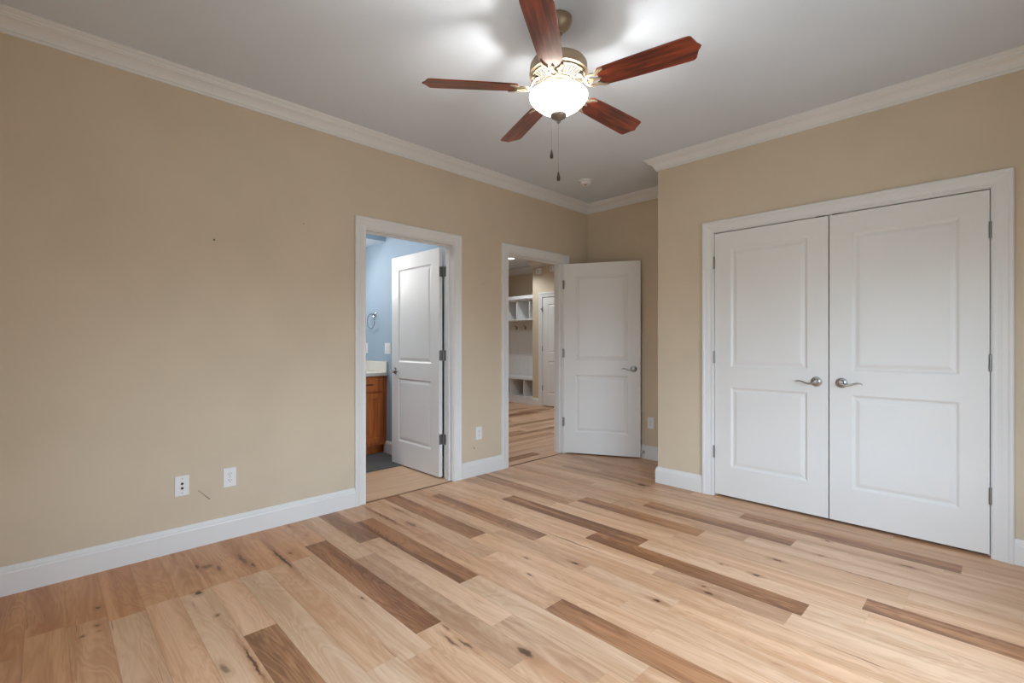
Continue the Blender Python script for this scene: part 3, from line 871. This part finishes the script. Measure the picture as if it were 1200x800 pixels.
# ------------------------------------------------------------------ bathroom
XVF = -4.625
t = thing('vanity_cabinet', 'reddish brown wooden vanity cabinet with drawer and door in the blue bathroom', 'cabinet', (XV, WBL, 0))
YV0 = 1.05


def bxp(name, parent, m, dims, bev=.0015, kw=None):
    bm = bmesh.new(); x0, x1, y0, y1, z0, z1 = dims
    box(bm, x0 - XV, x1 - XV, y0 - WBL, y1 - WBL, z0, z1, bev)
    return obj(name, bm, m, parent)


bxp('cabinet_body', t, M_cherry, (XV + .001, XVF, YV0, WBL - .002, .10, .835))
bxp('toe_kick', t, M_cherry, (XV + .001, XVF - .07, YV0, WBL - .002, 0, .10))


def shaker(name, y0, y1, z0, z1, fr=.055):
    bm = bmesh.new(); X0, X1 = XVF - XV, XVF + .019 - XV; ya, yb = y0 - WBL, y1 - WBL
    for d in ((ya, ya + fr, z0, z1), (yb - fr, yb, z0, z1), (ya + fr, yb - fr, z0, z0 + fr), (ya + fr, yb - fr, z1 - fr, z1)): box(bm, X0, X1, *d, .0015)
    box(bm, X0, X0 + .010, ya + fr, yb - fr, z0 + fr, z1 - fr)
    return obj(name, bm, M_cherry, t)


ys_ = [(2.24, 2.585), (1.87, 2.215), (1.50, 1.845), (1.13, 1.475)]
for a, b in ys_:
    dr = bxp('drawer', t, M_cherry, (XVF, XVF + .019, a, b, .675, .820), .004)
    bm = bmesh.new(); yc = (a + b) / 2 - WBL
    tube(bm, [(XVF + .019 - XV, yc - .045, .748), (XVF + .040 - XV, yc - .042, .748), (XVF + .044 - XV, yc, .748), (XVF + .040 - XV, yc + .042, .748), (XVF + .019 - XV, yc + .045, .748)], .0055, 8)
    obj('drawer_pull', bm, M_knob, dr, True)
    shaker('door', a, b, .130, .655)
t = thing('vanity_countertop', 'cream countertop with backsplash on the reddish brown vanity', 'countertop', (XV, WBL, .836))
m_ct = paint('cream_marble', (.74, .71, .64), .25, 0, .05)
bm = bmesh.new(); box(bm, .001, XVF + .030 - XV, YV0 - .02 - WBL, -.002, 0, .036, .004); obj('counter_slab', bm, m_ct, t)
bm = bmesh.new(); box(bm, .020, XVF + .028 - XV, -.022, -.002, .036, .150, .003); obj('side_splash', bm, m_ct, t)
bm = bmesh.new(); box(bm, .001, .020, YV0 - .02 - WBL, -.002, .036, .150, .003); obj('back_splash', bm, m_ct, t)
# towel ring
t = thing('towel_ring', 'chrome towel ring hanging on the blue bathroom wall', 'towel ring', (-4.875, WBL, 1.505))
RX = Matrix.Rotation(PI / 2, 4, 'X')
bm = bmesh.new(); lathe(bm, [(.016, .012), (.024, .009), (.027, .003), (.027, 0)], 24, RX); lathe(bm, [(0, .050), (.010, .048), (.0105, .036), (.008, .010)], 16, RX); obj('mount', bm, M_chrome, t, True)
bm = bmesh.new()
rp = [(-.022 + .082 * math.sin(a), -.040, -.078 + .082 * math.cos(a)) for a in [i * 2 * PI / 40 for i in range(41)]]
tube(bm, rp, .0048, 8); obj('ring', bm, M_chrome, t, True)


def switch(name, label, cx, gangs):
    t = thing(name, label, 'light switch', (cx, WBL, 1.127), -PI / 2, 'white bathroom switch plates')
    w = .070 + .046 * (gangs - 1); obj('cover_plate', plate_bm(w, .118), M_plastic, t)
    for g in range(gangs):
        yc = (g - (gangs - 1) / 2) * .046
        bm = bmesh.new(); vs_ = box(bm, .004, .009, yc - .0165, yc + .0165, -.033, .033, .0012)
        rk = obj('rocker', bm, M_plastic, t)
    return t


switch('light_switch', 'white double switch plate on the blue wall near the bathroom door edge', -4.60, 2)
switch('light_switch', 'white switch plate on the blue wall, half hidden by the door frame', -5.075, 1)
# bath mat
m_mat = paint('grey_mat', (.105, .108, .105), .95, .8, .15)
bm = bmesh.new(); box(bm, -4.66, -4.045, 1.55, WBL - .03, .0005, .012, .004)
tag(obj('bath_mat', bm, m_mat), 'dark grey mat on the bathroom floor in front of the vanity', 'mat')

# ------------------------------------------------------------------ hall: built-in bench with cubbies, lamp, boxes
t = thing('mudroom_bench', 'white built-in hall bench with cubbies and coat hooks seen through the doorway', 'bench', (XN - .004, YE, 0))
BW = 1.5


def bp(name, x0, x1, y0, y1, z0, z1, parent=None):
    bm = bmesh.new(); box(bm, -x1, -x0, y0, y1, z0, z1, .0015); return obj(name, bm, M_trim, parent or t)


bp('plinth', 0, BW, .02, .46, .0, .125)
bp('seat', 0, BW, .0, .462, .466, .508)
bp('cubby_floor', 0, BW, .02, .462, .126, .140)
for x in (0, .245, .635, .98, 1.3): bp('bench_divider', x, x + .022, .021, .462, .141, .465)
bm = bmesh.new()
for i in range(15): box(bm, -(i + 1) * .1 + .003, -i * .1, .455, .464, .5085, 1.63, .002)
box(bm, -BW, 0, .464, .470, .5085, 1.63)
bp_ = obj('back_panel', bm, M_trim, t)
bp('upper_shelf', 0, BW, .06, .462, 1.630, 1.652); bp('upper_top', 0, BW, .03, .462, 2.020, 2.045); bp('cornice', 0, BW, .010, .47, 2.0455, 2.108)
for x in (.13, .48, .83, 1.18): bp('cubby_divider', x, x + .024, .06, .462, 1.653, 2.019)
bm = bmesh.new(); box(bm, -BW, 0, .464, .470, 1.6525, 2.02); obj('cubby_back', bm, M_trim, t)
hk = None
for x in (.36, .62, .88):
    if hk is None:
        bm = bmesh.new(); box(bm, -.012, .012, -.006, 0, -.035, .03, .002)
        tube(bm, [(0, -.004, .012), (0, -.030, .016), (0, -.052, .034), (0, -.058, .050)], [.006, .006, .006, .008], 8)
        tube(bm, [(0, -.004, -.018), (0, -.022, -.030), (0, -.034, -.022), (0, -.038, -.010)], [.005, .005, .005, .007], 8)
        hk = obj('coat_hook', bm, M_hinge, t, True); q = hk
    else:
        q = hk.copy(); col.objects.link(q); q.parent = t
    q.location = (-x, .4545, 1.50)
# recessed lamp
m, nt, p = mat('lit_lamp_lens'); p.inputs['Emission Color'].default_value = (1, .97, .92, 1); p.inputs['Emission Strength'].default_value = 6.0
t = thing('recessed_light', 'lit round recessed ceiling light in the hall seen at top of the doorway', 'ceiling light', (-6.30, 6.13, ZC))
bm = bmesh.new(); lathe(bm, [(.095, 0), (.097, -.004), (.090, -.007), (.075, -.005), (.072, 0)], 36); obj('trim_ring', bm, M_plastic, t, True)
bm = bmesh.new(); lathe(bm, [(.072, -.001), (.072, -.004), (0, -.0045)], 32); obj('lens', bm, m, t, True)
l = bpy.data.lights.new('recessed_lamp_light', 'SPOT'); l.energy = 44; l.spot_size = 2.4; l.spot_blend = .6; l.shadow_soft_size = .05; l.color = (.88, .95, 1.0)
lo = bpy.data.objects.new('recessed_lamp_light', l); col.objects.link(lo); lo.location = (-6.30, 6.13, ZC - .02)


def wbox(name, label, cat, x, z, w, h, d):
    t = thing(name, label, cat, (x, YE, z))
    bm = bmesh.new(); box(bm, -w / 2, w / 2, -d, 0, -h / 2, h / 2, .006); obj('housing', bm, M_plastic, t)
    bm = bmesh.new()
    for i in range(4): box(bm, -w * .30, w * .05, -d - .001, -d + .001, -h * .28 + i * h * .15, -h * .28 + i * h * .15 + h * .05)
    obj('grille', bm, M_hinge, t)
    return t


wbox('chime_box', 'small white chime box on the hall wall above the far white door', 'chime', -6.06, 2.535, .125, .105, .045)
wbox('sensor_box', 'small white box high on the hall wall beside the doorway jamb', 'sensor', -5.735, 2.545, .10, .11, .04)
